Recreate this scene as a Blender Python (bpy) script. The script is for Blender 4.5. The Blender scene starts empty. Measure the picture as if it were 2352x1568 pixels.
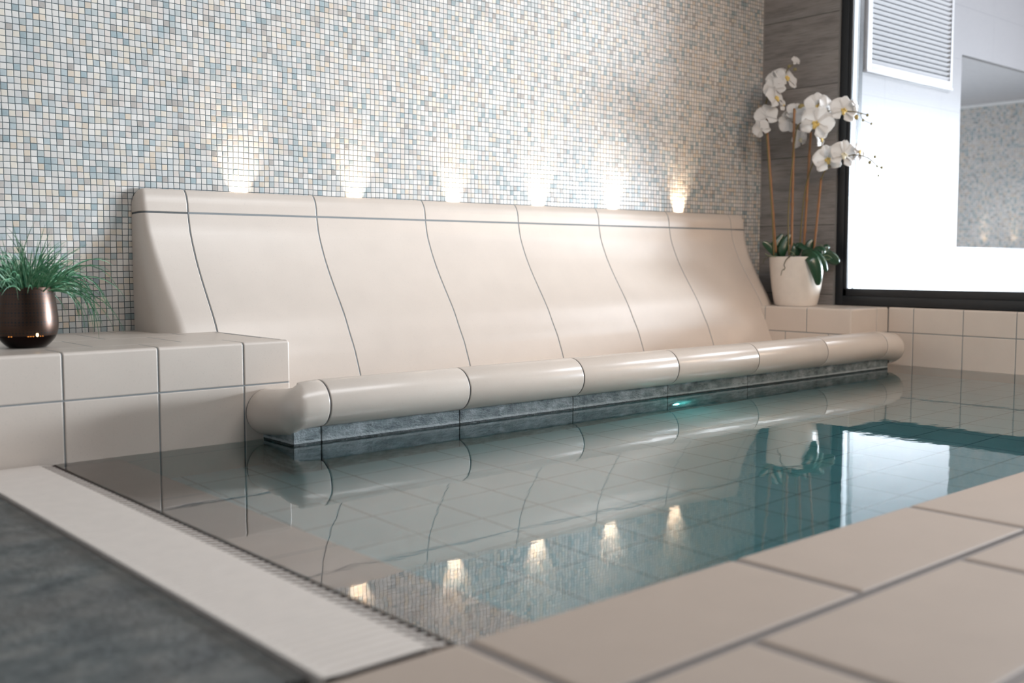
import bpy, bmesh, math, random
from mathutils import Vector, Matrix, noise as mnoise
from math import sin, cos, pi, sqrt, atan2, radians

C = bpy.context.scene.collection
SC = bpy.context.scene
random.seed(7)

# ------------------------------------------------------------------ helpers
def obj(name, bm, mats, parent=None, smooth=True):
    me = bpy.data.meshes.new(name)
    bm.normal_update()
    bm.to_mesh(me); bm.free()
    if not isinstance(mats, (list, tuple)): mats = [mats]
    for m in mats: me.materials.append(m)
    if smooth:
        for p in me.polygons: p.use_smooth = True
    o = bpy.data.objects.new(name, me)
    C.objects.link(o)
    if 'tiles' in name or name in ('backrest', 'top_coping'):
        wn_ = o.modifiers.new('weighted_normals', 'WEIGHTED_NORMAL'); wn_.weight = 90; wn_.mode = 'FACE_AREA'
    if parent is not None:
        o.parent = parent
        o.matrix_parent_inverse = Matrix.Translation(-parent.location)
    return o

def tag(o, label, cat, group=None, kind=None):
    o['label'] = label; o['category'] = cat
    if group: o['group'] = group
    if kind: o['kind'] = kind
    return o

def thing(name, label, cat, loc=(0, 0, 0), group=None, kind=None):
    o = bpy.data.objects.new(name, None); C.objects.link(o)
    o.location = loc; o.empty_display_size = .05
    return tag(o, label, cat, group, kind)

def struct(name, bm, m, parent=None, smooth=False):
    o = obj(name, bm, m, parent, smooth)
    if parent is None: o['kind'] = 'structure'
    return o

def box(bm, x0, x1, y0, y1, z0, z1, mi=0, bev=0):
    vs = [bm.verts.new((x, y, z)) for z in (z0, z1) for y in (y0, y1) for x in (x0, x1)]
    fs = []
    for idx in ((0, 2, 3, 1), (4, 5, 7, 6), (0, 1, 5, 4), (2, 6, 7, 3), (0, 4, 6, 2), (1, 3, 7, 5)):
        f = bm.faces.new([vs[i] for i in idx]); f.material_index = mi; fs.append(f)
    if bev:
        es = list({e for f in fs for e in f.edges})
        r = bmesh.ops.bevel(bm, geom=es, offset=bev, segments=2, affect='EDGES', profile=.5)
        for f in r['faces']: f.material_index = mi
    return fs

def quad(bm, pts, mi=0):
    f = bm.faces.new([bm.verts.new(p) for p in pts]); f.material_index = mi
    return f

def seg(a, b, n, bv, e0=True, e1=True, dep=.003, extra=()):
    """samples (u, offset) from a to b with a rounded border of width bv at each flagged end"""
    L = []
    if e0: L += [(a, -dep), (a + .12 * bv, -.45 * dep), (a + .4 * bv, -.12 * dep), (a + bv, 0.)]
    else: L += [(a, 0.)]
    lo = a + (bv if e0 else 0); hi = b - (bv if e1 else 0)
    mid = sorted(set([lo + (hi - lo) * i / n for i in range(1, n)] + [x for x in extra if lo + 1e-4 < x < hi - 1e-4]))
    L += [(m, 0.) for m in mid]
    if e1: L += [(b - bv, 0.), (b - .4 * bv, -.12 * dep), (b - .12 * bv, -.45 * dep), (b, -dep)]
    else: L += [(b, 0.)]
    return L

def patch(bm, f, us, vs, mi=0, flip=False, shift=0.):
    g = []
    for u, ou in us:
        row = []
        for v, ov in vs:
            p, n = f(u, v)
            row.append(bm.verts.new(p + n * (min(ou, ov) + shift)))
        g.append(row)
    for i in range(len(us) - 1):
        for j in range(len(vs) - 1):
            q = [g[i][j], g[i + 1][j], g[i + 1][j + 1], g[i][j + 1]]
            if flip: q.reverse()
            try:
                fc = bm.faces.new(q); fc.material_index = mi
            except ValueError: pass

class Prof:
    """polyline (a, z) with arclength and normals; normal is to the left of travel * sgn"""
    def __init__(s, pts, sgn=1):
        s.p = [Vector(q) for q in pts]; s.s = [0.]
        for i in range(1, len(pts)): s.s.append(s.s[-1] + (s.p[i] - s.p[i - 1]).length)
        s.L = s.s[-1]; s.n = []
        for i in range(len(pts)):
            a = s.p[max(0, i - 1)]; b = s.p[min(len(pts) - 1, i + 1)]
            t = (b - a).normalized(); s.n.append(Vector((-t.y, t.x)) * sgn)
    def at(s, v):
        v = max(0., min(s.L, v))
        k = 0
        while k < len(s.s) - 2 and s.s[k + 1] < v: k += 1
        d = s.s[k + 1] - s.s[k]; t = (v - s.s[k]) / d if d > 1e-9 else 0
        return s.p[k].lerp(s.p[k + 1], t), s.n[k].lerp(s.n[k + 1], t).normalized()

def smooth_pts(P, sub=4):
    out = []
    n = len(P)
    for i in range(n - 1):
        p0 = Vector(P[max(0, i - 1)]); p1 = Vector(P[i]); p2 = Vector(P[i + 1]); p3 = Vector(P[min(n - 1, i + 2)])
        for k in range(sub):
            t = k / sub
            out.append(.5 * ((2 * p1) + (p2 - p0) * t + (2 * p0 - 5 * p1 + 4 * p2 - p3) * t * t + (3 * p1 - p0 - 3 * p2 + p3) * t ** 3))
    out.append(Vector(P[-1]))
    return out

def plan_path(pts, r, k=5):
    """plan polyline with rounded corners"""
    P = [Vector(p) for p in pts]; out = [P[0]]
    for i in range(1, len(P) - 1):
        a = (P[i - 1] - P[i]).normalized(); b = (P[i + 1] - P[i]).normalized()
        c = P[i] + (a + b) * r
        s = P[i] + a * r; e = P[i] + b * r
        for j in range(k + 1):
            t = j / k * pi / 2
            out.append(c + (s - c) * cos(t) + (e - c) * sin(t))
    out.append(P[-1])
    return out

def tube(bm, pts, rad, seg_n=8, mi=0, cap=True):
    pts = [Vector(p) for p in pts]; rings = []
    n = len(pts)
    up = Vector((.3, .2, .93)).normalized()
    for i, p in enumerate(pts):
        t = (pts[min(n - 1, i + 1)] - pts[max(0, i - 1)]).normalized()
        a = t.cross(up)
        if a.length < 1e-3: a = t.cross(Vector((1, 0, 0)))
        a.normalize(); b = t.cross(a)
        r = rad(i / (n - 1)) if callable(rad) else rad
        rings.append([bm.verts.new(p + (a * cos(2 * pi * k / seg_n) + b * sin(2 * pi * k / seg_n)) * r) for k in range(seg_n)])
    for i in range(n - 1):
        for k in range(seg_n):
            f = bm.faces.new([rings[i][k], rings[i][(k + 1) % seg_n], rings[i + 1][(k + 1) % seg_n], rings[i + 1][k]]); f.material_index = mi
    if cap:
        bm.faces.new(list(reversed(rings[0]))).material_index = mi; bm.faces.new(rings[-1]).material_index = mi

def lathe(bm, prof, c, n=48, mi=0):
    rings = []
    for r, z in prof:
        if r < 1e-6: rings.append([bm.verts.new((c[0], c[1], c[2] + z))])
        else: rings.append([bm.verts.new((c[0] + r * cos(2 * pi * k / n), c[1] + r * sin(2 * pi * k / n), c[2] + z)) for k in range(n)])
    for a, b in zip(rings, rings[1:]):
        for k in range(n):
            l = (k + 1) % n
            if len(a) == 1: q = [a[0], b[l], b[k]]
            elif len(b) == 1: q = [a[k], a[l], b[0]]
            else: q = [a[k], a[l], b[l], b[k]]
            bm.faces.new(q).material_index = mi

def ball(bm, c, rx, ry=None, rz=None, mi=0, seg_n=10):
    r = bmesh.ops.create_uvsphere(bm, u_segments=seg_n, v_segments=max(5, seg_n // 2), radius=1)
    ry = ry or rx; rz = rz or rx
    for v in r['verts']:
        v.co = Vector((v.co.x * rx, v.co.y * ry, v.co.z * rz)) + Vector(c)

# ------------------------------------------------------------------ materials
class N:
    def __init__(s, name):
        s.m = bpy.data.materials.new(name); s.m.use_nodes = True
        s.t = s.m.node_tree; s.t.nodes.clear()
        s.out = s.t.nodes.new('ShaderNodeOutputMaterial')
    def n(s, typ, **kw):
        x = s.t.nodes.new('ShaderNode' + typ)
        for k, v in kw.items():
            if k.startswith('_'): setattr(x, k[1:], v)
            else:
                key = int(k[1:]) if k[0] == 'i' and k[1:].isdigit() else k.replace('__', ' ')
                inp = x.inputs[key]
                if isinstance(v, bpy.types.NodeSocket): s.t.links.new(v, inp)
                else: inp.default_value = v
        return x
    def math(s, op, a, b=None, c=None):
        x = s.t.nodes.new('ShaderNodeMath'); x.operation = op
        for i, v in enumerate((a, b, c)):
            if v is None: continue
            if isinstance(v, bpy.types.NodeSocket): s.t.links.new(v, x.inputs[i])
            else: x.inputs[i].default_value = v
        return x.outputs[0]
    def mix(s, fac, a, b, typ='MIX'):
        x = s.t.nodes.new('ShaderNodeMix'); x.data_type = 'RGBA'; x.blend_type = typ
        for i, v in ((0, fac), (6, a), (7, b)):
            if isinstance(v, bpy.types.NodeSocket): s.t.links.new(v, x.inputs[i])
            else: x.inputs[i].default_value = v if i == 0 else (*v, 1)[:4]
        return x.outputs[2]
    def ramp(s, fac, stops, interp='LINEAR'):
        x = s.t.nodes.new('ShaderNodeValToRGB'); x.color_ramp.interpolation = interp
        e = x.color_ramp.elements
        while len(e) < len(stops): e.new(.5)
        for k, (p, c) in enumerate(stops): e[k].position = p; e[k].color = (*c, 1)
        s.t.links.new(fac, x.inputs[0])
        return x.outputs[0]
    def pos(s):
        g = s.t.nodes.new('ShaderNodeNewGeometry')
        return g.outputs['Position']
    def sep(s, v):
        x = s.n('SeparateXYZ', i0=v); return x.outputs
    def comb(s, a, b, c=0.):
        return s.n('CombineXYZ', i0=a, i1=b, i2=c).outputs[0]
    def noise(s, vec, scale, detail=4., rough=.5):
        return s.n('TexNoise', Vector=vec, Scale=scale, Detail=detail, Roughness=rough).outputs[0]
    def bump(s, h, strength=.3, dist=.002, normal=None):
        kw = dict(Height=h, Strength=strength, Distance=dist)
        if normal is not None: kw['Normal'] = normal
        return s.n('Bump', **kw).outputs[0]
    def pbr(s, col, rough=.5, metal=0., spec=.5, normal=None, coat=0., trans=0., emis=None, estr=0.):
        b = s.t.nodes.new('ShaderNodeBsdfPrincipled')
        def put(k, v):
            if isinstance(v, bpy.types.NodeSocket): s.t.links.new(v, b.inputs[k])
            else: b.inputs[k].default_value = (*v, 1) if isinstance(v, tuple) and len(v) == 3 else v
        put('Base Color', col); put('Roughness', rough); put('Metallic', metal); put('Specular IOR Level', spec)
        put('Coat Weight', coat); put('Coat Roughness', .15)
        if normal is not None: put('Normal', normal)
        if emis: put('Emission Color', emis); put('Emission Strength', estr)
        s.t.links.new(b.outputs[0], s.out.inputs[0])
        return s.m

def joint_mask(k, coord, off, pitch, w):
    """1 inside a joint line of width w at coord = off + n*pitch"""
    t = k.math('FRACT', k.math('DIVIDE', k.math('SUBTRACT', coord, off), pitch))
    d = k.math('MULTIPLY', k.math('MINIMUM', t, k.math('SUBTRACT', 1., t)), pitch)
    return k.math('SUBTRACT', 1., k.math('SMOOTH_MIN', 1., k.math('DIVIDE', d, w / 2), .2)), d

def m_tile(name, col, rough=.32, var=.05, spec=.5):
    k = N(name); p = k.pos()
    n1 = k.noise(p, 9., 3.); n2 = k.noise(p, 420., 2.)
    c = k.mix(n1, tuple(x * (1 - var) for x in col), tuple(x * (1 + var) for x in col))
    c = k.mix(k.math('GREATER_THAN', n2, .69), c, tuple(x * .82 for x in col))
    nb = k.bump(k.noise(p, 60., 3.), .06, .002)
    return k.pbr(c, rough, spec=spec, normal=nb)

BEIGE = (.645, .555, .48)
M_TILE = m_tile('beige_glazed_tile', BEIGE)
M_ROLL = m_tile('beige_glazed_roll', BEIGE, .24)
M_DECK = m_tile('beige_deck_tile', (.44, .35, .285), .6, spec=.3)
def simple(name, col, rough=.6, metal=0., spec=.5, bscale=None, bs=.2):
    k = N(name); nb = None
    c = k.mix(k.noise(k.pos(), 30., 3.), tuple(x * .93 for x in col), tuple(min(1, x * 1.07) for x in col))
    if bscale: nb = k.bump(k.noise(k.pos(), bscale, 3.), bs, .002)
    return k.pbr(c, rough, metal, spec, nb)
M_GROUT = simple('grey_grout', (.235, .245, .245), .9, bscale=600)
M_GROUT_D = simple('dark_grey_grout', (.105, .10, .10), .9)
M_WHITE = simple('white_paint', (.78, .77, .75), .7)
M_DARKFRAME = simple('anthracite_frame', (.010, .013, .017), .38)
M_ALU = simple('pale_metal', (.62, .64, .66), .4, .3)
M_REVEAL = simple('pale_reveal', (.62, .66, .70), .35)
M_DIM = simple('dim_paint', (.24, .235, .23), .8)
M_BLACK = simple('black_gap', (.004, .004, .005), .9)

def m_mosaic(name, axis):
    k = N(name); X, Y, Z = k.sep(k.pos())
    a = X if axis == 'x' else Y
    P = .0200
    wob = k.noise(k.comb(a, Z, 0.), 5., 2.)
    wob2 = k.noise(k.comb(a, Z, 7.3), 5., 2.)
    fine = k.noise(k.comb(a, Z, 3.3), 55., 1.)
    fine2 = k.noise(k.comb(a, Z, 9.1), 55., 1.)
    u = k.math('ADD', k.math('DIVIDE', a, P), k.math('ADD', k.math('MULTIPLY', k.math('SUBTRACT', wob, .5), .4), k.math('MULTIPLY', k.math('SUBTRACT', fine, .5), .10)))
    v = k.math('ADD', k.math('DIVIDE', Z, P), k.math('ADD', k.math('MULTIPLY', k.math('SUBTRACT', wob2, .5), .4), k.math('MULTIPLY', k.math('SUBTRACT', fine2, .5), .10)))
    iu, iv = k.math('FLOOR', u), k.math('FLOOR', v)
    fu, fv = k.math('FRACT', u), k.math('FRACT', v)
    wn = k.n('TexWhiteNoise', _noise_dimensions='2D', Vector=k.comb(iu, iv))
    wn2 = k.n('TexWhiteNoise', _noise_dimensions='3D', Vector=k.comb(iu, iv, 5.))
    du = k.math('MINIMUM', fu, k.math('SUBTRACT', 1., fu)); dv = k.math('MINIMUM', fv, k.math('SUBTRACT', 1., fv))
    d = k.math('MINIMUM', du, dv)
    mask = k.n('MapRange', Value=d, i1=.038, i2=.075, _clamp=True).outputs[0]
    col = k.ramp(wn.outputs[0], [(0, (0.632, 0.581, 0.525)), (.20, (0.694, 0.640, 0.583)), (.36, (0.561, 0.542, 0.515)), (.47, (0.673, 0.581, 0.466)),
        (.58, (0.500, 0.512, 0.495)), (.67, (0.612, 0.522, 0.457)), (.76, (0.408, 0.443, 0.427)), (.83, (0.357, 0.414, 0.418)), (.88, (0.632, 0.502, 0.369)), (.93, (0.388, 0.335, 0.292)), (.965, (0.255, 0.335, 0.350))], 'CONSTANT')
    hsv = k.n('HueSaturation', Hue=.5, Saturation=.9, Value=k.math('ADD', .93, k.math('MULTIPLY', wn2.outputs[0], .16)), Color=col).outputs[0]
    # pearly streak inside each tile
    hsv = k.mix(k.math('MULTIPLY', k.noise(k.pos(), 160., 2.), .25), hsv, (.75, .74, .71))
    c = k.mix(mask, (.065, .083, .087), hsv)
    # each glass tile sits at its own slight tilt
    vm = k.n('VectorMath', _operation='SUBTRACT', i0=wn2.outputs[1], i1=(.5, .5, .5)).outputs[0]
    vs = k.n('VectorMath', _operation='SCALE', i0=vm, Scale=.03).outputs[0]
    g = k.t.nodes.new('ShaderNodeNewGeometry')
    vn = k.n('VectorMath', _operation='ADD', i0=g.outputs['Normal'], i1=vs).outputs[0]
    vn = k.n('VectorMath', _operation='NORMALIZE', i0=vn).outputs[0]
    hgt = k.n('MapRange', Value=d, i1=.02, i2=.16, _clamp=True).outputs[0]
    nb = k.bump(hgt, .28, .0010, vn)
    rough = k.mix(mask, (.9, .9, .9), (.36, .36, .36))
    return k.pbr(c, rough, 0., .5, nb)
M_MOSAIC = m_mosaic('glass_mosaic', 'x')
M_MOSAIC2 = m_mosaic('glass_mosaic_far', 'y')

def m_plank():
    k = N('grey_wood_look_tile'); p = k.pos(); X, Y, Z = k.sep(p)
    st = k.comb(X, k.math('MULTIPLY', Y, 1.0), k.math('MULTIPLY', Z, 7.))
    row = k.math('FLOOR', k.math('DIVIDE', k.math('SUBTRACT', Z, .70), .361))
    sh = k.comb(k.math('MULTIPLY', row, 3.7), k.math('MULTIPLY', row, 1.3), 0.)
    vv = k.n('VectorMath', _operation='ADD', i0=st, i1=sh).outputs[0]
    n1 = k.noise(vv, 3.5, 8., .62)
    n2 = k.noise(k.n('VectorMath', _operation='MULTIPLY', i0=vv, i1=(1., 1., 4.)).outputs[0], 9., 6., .6)
    n3 = k.noise(vv, 1.2, 3.)
    c = k.ramp(n1, [(.25, (.11, .107, .107)), (.45, (.225, .217, .214)), (.6, (.275, .265, .258)), (.8, (.36, .34, .33))])
    c = k.mix(k.n('MapRange', Value=n2, i1=.50, i2=.75, _clamp=True).outputs[0], c, (.085, .085, .085))
    c = k.mix(k.math('MULTIPLY', n3, .35), c, (.30, .24, .21))
    j, d = joint_mask(k, Z, .70, .361, .004)
    jm = k.math('LESS_THAN', d, .0018)
    c = k.mix(jm, c, (.05, .048, .046))
    h = k.math('SUBTRACT', n2, k.math('MULTIPLY', jm, 1.5))
    return k.pbr(c, .6, spec=.35, normal=k.bump(h, .35, .002))
M_PLANK = m_plank()

def m_slate(name, dark, mid, light, scale=6., rough=.6, bstr=.8, aniso=(1, 1, 1), bdist=.004):
    k = N(name); p = k.n('VectorMath', _operation='MULTIPLY', i0=k.pos(), i1=aniso).outputs[0]
    n1 = k.noise(p, scale, 9., .62); n2 = k.noise(p, scale * 5, 7., .65); n3 = k.noise(p, scale * .35, 3.)
    c = k.ramp(n1, [(.28, dark), (.5, mid), (.75, light)])
    c = k.mix(k.math('MULTIPLY', k.n('MapRange', Value=n3, i1=.4, i2=.65, _clamp=True).outputs[0], .6), c, (mid[0] * 1.35, mid[1] * 1.08, mid[2] * .98))
    h = k.math('ADD', n1, k.math('MULTIPLY', n2, .6))
    return k.pbr(c, rough, spec=.45, normal=k.bump(h, bstr, bdist))
M_SLATEFLOOR = m_slate('grey_slate_floor', (.03, .046, .052), (.15, .165, .16), (.36, .335, .295), 11., .5, 1.0, (1., 1.4, 1.), .04)
def m_riser():
    k = N('split_slate'); p = k.pos(); X, Y, Z = k.sep(p)
    v = k.n('VectorMath', _operation='MULTIPLY', i0=p, i1=(1., 1., 1.25)).outputs[0]
    n1 = k.noise(v, 17., 9., .6); n2 = k.noise(v, 85., 7., .65)
    wav = k.noise(k.comb(k.math('ADD', X, k.math('MULTIPLY', Z, .8)), Y, k.math('MULTIPLY', Z, 3.)), 34., 6., .7)
    c = k.ramp(n1, [(.32, (.15, .19, .20)), (.5, (.34, .395, .405)), (.66, (.58, .63, .64))])
    c = k.mix(k.n('MapRange', Value=wav, i1=.56, i2=.70, _clamp=True).outputs[0], c, (.10, .13, .135))
    edge = k.math('ADD', Z, k.math('MULTIPLY', k.math('SUBTRACT', n2, .5), .004))
    lime = k.math('MULTIPLY', k.math('GREATER_THAN', edge, .0060), k.math('LESS_THAN', edge, .0125))
    c = k.mix(k.math('MULTIPLY', lime, .75), c, (.62, .66, .66))
    c = k.mix(k.math('MULTIPLY', k.math('GREATER_THAN', edge, -.004), k.math('LESS_THAN', edge, .0055)), c, (.045, .06, .06))
    h = k.math('ADD', k.math('MULTIPLY', n1, .8), k.math('ADD', k.math('MULTIPLY', n2, .5), k.math('MULTIPLY', wav, .7)))
    return k.pbr(c, .45, spec=.5, normal=k.bump(h, 1., .022))
M_RISER = m_riser()

def m_pool():
    k = N('pale_pool_tile'); X, Y, Z = k.sep(k.pos())
    _, dx = joint_mask(k, X, 1.563, .187, .004); _, dy = joint_mask(k, Y, 1.34, .187, .004)
    j = k.math('LESS_THAN', k.math('MINIMUM', dx, dy), .0024)
    c = k.mix(j, (.50, .59, .61), (.20, .235, .245))
    return k.pbr(c, .5)
M_POOL = m_pool()
def m_ledge():
    k = N('brown_beige_ledge_tile'); X, Y, Z = k.sep(k.pos())
    _, dy = joint_mask(k, Y, 2.24, .564, .004)
    j = k.math('LESS_THAN', dy, .0022)
    c = k.mix(j, k.mix(k.noise(k.pos(), 14., 4.), (.43, .295, .235), (.51, .37, .30)), (.14, .12, .11))
    return k.pbr(c, .6)
M_LEDGE = m_ledge()
def m_water():
    k = N('pool_water')
    p = k.pos()
    n1 = k.noise(k.n('VectorMath', _operation='MULTIPLY', i0=p, i1=(1., 1.6, 1.)).outputs[0], 9., 2.)
    n2 = k.noise(p, 42., 2.)
    h = k.math('ADD', n1, k.math('MULTIPLY', n2, .18))
    nb = k.bump(h, .055, .004)
    rf = k.n('BsdfRefraction', Color=(1, 1, 1, 1), Roughness=0., IOR=1.333, Normal=nb)
    gl = k.n('BsdfGlossy', Color=(1, 1, 1, 1), Roughness=0., Normal=nb)
    fr = k.n('Fresnel', IOR=2.15, Normal=nb)
    g = k.n('MixShader', i0=fr.outputs[0], i1=rf.outputs[0], i2=gl.outputs[0])
    k.t.links.new(g.outputs[0], k.out.inputs['Surface'])
    v = k.n('VolumeAbsorption', Color=(.14, .74, .78, 1), Density=1.45)
    k.t.links.new(v.outputs[0], k.out.inputs['Volume'])
    return k.m
M_WATER = m_water()
def m_glass():
    k = N('window_glass')
    fr = k.n('Fresnel', IOR=1.45)
    t = k.n('BsdfTransparent', Color=(.96, .985, .99, 1)); gl = k.n('BsdfGlossy', Roughness=0.)
    mx = k.n('MixShader', i0=fr.outputs[0], i1=t.outputs[0], i2=gl.outputs[0])
    k.t.links.new(mx.outputs[0], k.out.inputs[0])
    return k.m
M_GLASS = m_glass()
def m_whitetile():
    k = N('white_wall_tile'); X, Y, Z = k.sep(k.pos())
    _, dx = joint_mask(k, X, 5.277, .629, .004); _, dz = joint_mask(k, Z, .77, .308, .004)
    j = k.math('LESS_THAN', k.math('MINIMUM', dx, dz), .0026)
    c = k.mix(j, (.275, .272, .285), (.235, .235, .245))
    return k.pbr(c, .35)
M_WTILE = m_whitetile()
M_SOFFIT = simple('textured_plaster', (.62, .62, .64), .8, bscale=45, bs=.8)

# ------------------------------------------------------------------ room shell
YW = 3.475; XR = 4.84; ZT = .284; YB = 2.751; YRB = 2.70; XRB = 4.50; ZROW = .160
bm = bmesh.new(); box(bm, -1.6, XR + .02, YW, YW + .12, -.4, 2.62); struct('wall_back', bm, M_MOSAIC)
# grey wood-look return wall beside the window
bm = bmesh.new(); box(bm, XR, 4.99, 3.012, YW, .2, 2.62)
struct('wall_right', bm, M_PLANK)
bm = bmesh.new(); box(bm, XR - .0012, XR + .012, 3.0085, 3.0125, ZT, 2.6); o = struct('trim_1', bm, simple('grey_edge_trim', (.22, .215, .21), .5, .2))
bm = bmesh.new(); box(bm, XR - .0025, XR + .001, YW - .006, YW - .0005, .755, 2.6); o = struct('trim_2', bm, simple('brown_silicone', (.30, .27, .25), .6))
bm = bmesh.new(); box(bm, -1.72, -1.6, -2.2, YW + .12, -.4, 2.62); struct('wall_left', bm, M_DIM)
bm = bmesh.new(); box(bm, -1.72, 5.0, -2.3, -2.2, -.4, 2.62); struct('wall_front', bm, M_DIM)
bm = bmesh.new(); box(bm, -1.72, 5.0, -2.3, YW + .12, 2.62, 2.72); struct('ceiling', bm, M_DIM)
# slate floor left of the overflow grate
bm = bmesh.new(); box(bm, -1.6, .640, 1.125, YB + .02, -.2, .001); struct('floor', bm, M_SLATEFLOOR)

# ------------------------------------------------------------------ pool basin
basin = thing('pool_basin', 'pale tiled pool basin seen through the clear water', 'pool', (2.8, 1.9, -.36))
bm = bmesh.new()
quad(bm, [(1.028, 1.0, -.36), (4.9, 1.0, -.36), (4.9, 2.9, -.36), (1.028, 2.9, -.36)])
obj('basin_floor', bm, M_POOL, basin, False)
bm = bmesh.new()
box(bm, .846, 1.028, 1.06, YB + .03, -.40, -.050, 0, .003)
o = obj('shallow_ledge', bm, M_LEDGE, basin, True); o['label'] = 'brownish submerged tile ledge along the grate'
bm = bmesh.new()
box(bm, .8455, .8545, 1.085, YB - .002, -.30, -.0015)
o = obj('basin_rim', bm, simple('dark_red_brown_edge', (.030, .014, .010), .6), basin, False)  # dark red-brown strip between grate and water
# water: closed body
bm = bmesh.new(); box(bm, .8546, 4.90, 1.03, 2.90, -.55, 0.)
o = obj('pool_water', bm, M_WATER, None, False)
tag(o, 'still clear teal pool water mirroring the bench', 'water', kind='stuff')

# ------------------------------------------------------------------ foreground pool edge
def surf(path, prof):
    """sweep: path (plan Prof), prof (offset,z) -> f(u,v)"""
    def f(u, v):
        p, n = path.at(u); q, m = prof.at(v)
        return (Vector((p.x + n.x * q.x, p.y + n.y * q.x, q.y)), Vector((n.x * m.x, n.y * m.x, m.y)))
    return f
deck = thing('pool_edge', 'blurred beige tiled pool edge in the near corner of the pool', 'pool edge', (2, .8, 0))
ZD = .004
pr = Prof([(0, -.36), (0, ZD - .014)] + [(-.014 + .014 * cos(t), ZD - .014 + .014 * sin(t)) for t in [i * pi / 10 for i in range(1, 6)]] + [(-.255, ZD)], -1)
pth = Prof([(6.0, 1.095), (-2.0, 1.095)], -1)   # normal +Y
pth = Prof([(-2.0, 1.095), (6.0, 1.095)], 1)
f = surf(pth, pr)
bm = bmesh.new()
vb = [s for s in pr.s]
js = [.862 + .597 * i for i in range(-5, 8)]
vtop = pr.L
for a, b in zip(js, js[1:]):
    a, b = max(a, -1.6), min(b, 4.84)
    if b - a < .02: continue
    patch(bm, f, seg(a + 2.0 + .009, b + 2.0 - .009, 6, .010, dep=.004), seg(.02, vtop - .009, 10, .010, False, True, dep=.004, extra=vb), 0, flip=True)
patch(bm, f, [(.4, 0), (6.84, 0)], [(v, 0.) for v in vb], 1, flip=True, shift=-.003)
def flat(bm, x0, x1, y0, y1, z, mi, b=.005, dep=.004, ey0=True):
    g = lambda u, v: (Vector((u, v, z)), Vector((0, 0, 1)))
    patch(bm, g, seg(x0, x1, 2, b, dep=dep), seg(y0, y1, 2, b, ey0, True, dep=dep), mi)
y1 = .84; off = .2985
for r in range(8):
    y0 = y1 - .30
    for i in range(-6, 9):
        a = .862 + off + .597 * i; b = a + .597
        a, b = max(a, -1.6), min(b, 4.84)
        if b - a < .03: continue
        flat(bm, a + .009, b - .009, y0 + .009, y1 - .009, ZD, 0, .010)
    y1 = y0; off = .2985 - off
quad(bm, [(-1.6, -2.2, ZD - .003), (4.84, -2.2, ZD - .003), (4.84, .845, ZD - .003), (-1.6, .845, ZD - .003)], 1)
o = obj('edge_tiles', bm, [M_DECK, simple('brown_grout', (.25, .215, .195), .9)], deck)

# ------------------------------------------------------------------ overflow grate
grate = thing('overflow_grate', 'cream slatted overflow grate between slate floor and pool', 'drain grate', (.745, 1.93, 0))
M_GRATE = simple('cream_plastic', (.74, .66, .595), .5)
bm = bmesh.new()
n = 74; y = 1.098
P = (YB - .012 - y) / n
for i in range(n):
    a, b = y + i * P, y + i * P + P * .80
    za, zb = -.022, .006
    def prism(prf, ya, yb, ms):
        L = [bm.verts.new((q[0], ya, q[1])) for q in prf]; R = [bm.verts.new((q[0], yb, q[1])) for q in prf]
        bm.faces.new(L).material_index = ms; bm.faces.new(list(reversed(R))).material_index = ms
        for k in range(len(prf)):
            l = (k + 1) % len(prf); bm.faces.new([L[l], L[k], R[k], R[l]])
    prism([(.650, za), (.650, zb - .002), (.652, zb), (.812, zb), (.812, za)], a, b, 0)
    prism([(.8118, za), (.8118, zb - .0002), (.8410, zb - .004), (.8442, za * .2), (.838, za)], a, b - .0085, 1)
obj('slats', bm, [M_GRATE, simple('shaded_rusty_side', (.13, .085, .06), .7)], grate, False)  # tooth sides: rust brown with the slots' shade darkened into the colour
bm = bmesh.new()
box(bm, .6495, .666, y, YB - .012, -.02, .0055); box(bm, .664, .810, y, YB - .012, -.02, .0034)
obj('bearer', bm, M_GRATE, grate, False)
bm = bmesh.new()
box(bm, .638, .8455, 1.10, YB, -.12, -.018)
o = obj('channel', bm, M_BLACK, grate, False); o['label'] = 'dark drain channel under the slats'

# ------------------------------------------------------------------ left ledge
def ledge_prof(w, zb=-.36, r=.010):
    return Prof([(0, zb), (0, ZT - r)] + [(-r + r * cos(t), ZT - r + r * sin(t)) for t in [i * pi / 12 for i in range(1, 7)]] + [(-w, ZT)], -1)
def path_f(pts, r):
    pp = plan_path(pts, r) if len(pts) > 2 else [Vector(p) for p in pts]
    # normal to the right of travel (outward)
    return Prof(pp, -1)
def tiles_along(bm, path, prof, joints, v0, v1, e0=True, e1=True, gap=.0035, n=3, ev0=True, ev1=True, flip=False, dep=.003, bv=.0035):
    f = surf(path, prof)
    for a, b in zip(joints, joints[1:]):
        patch(bm, f, seg(a + gap / 2, b - gap / 2, n, bv, True, True, dep, extra=path.s), seg(v0 + gap / 2, v1 - gap / 2, 3, bv, ev0, ev1, dep, extra=prof.s), 0, flip)

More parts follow.
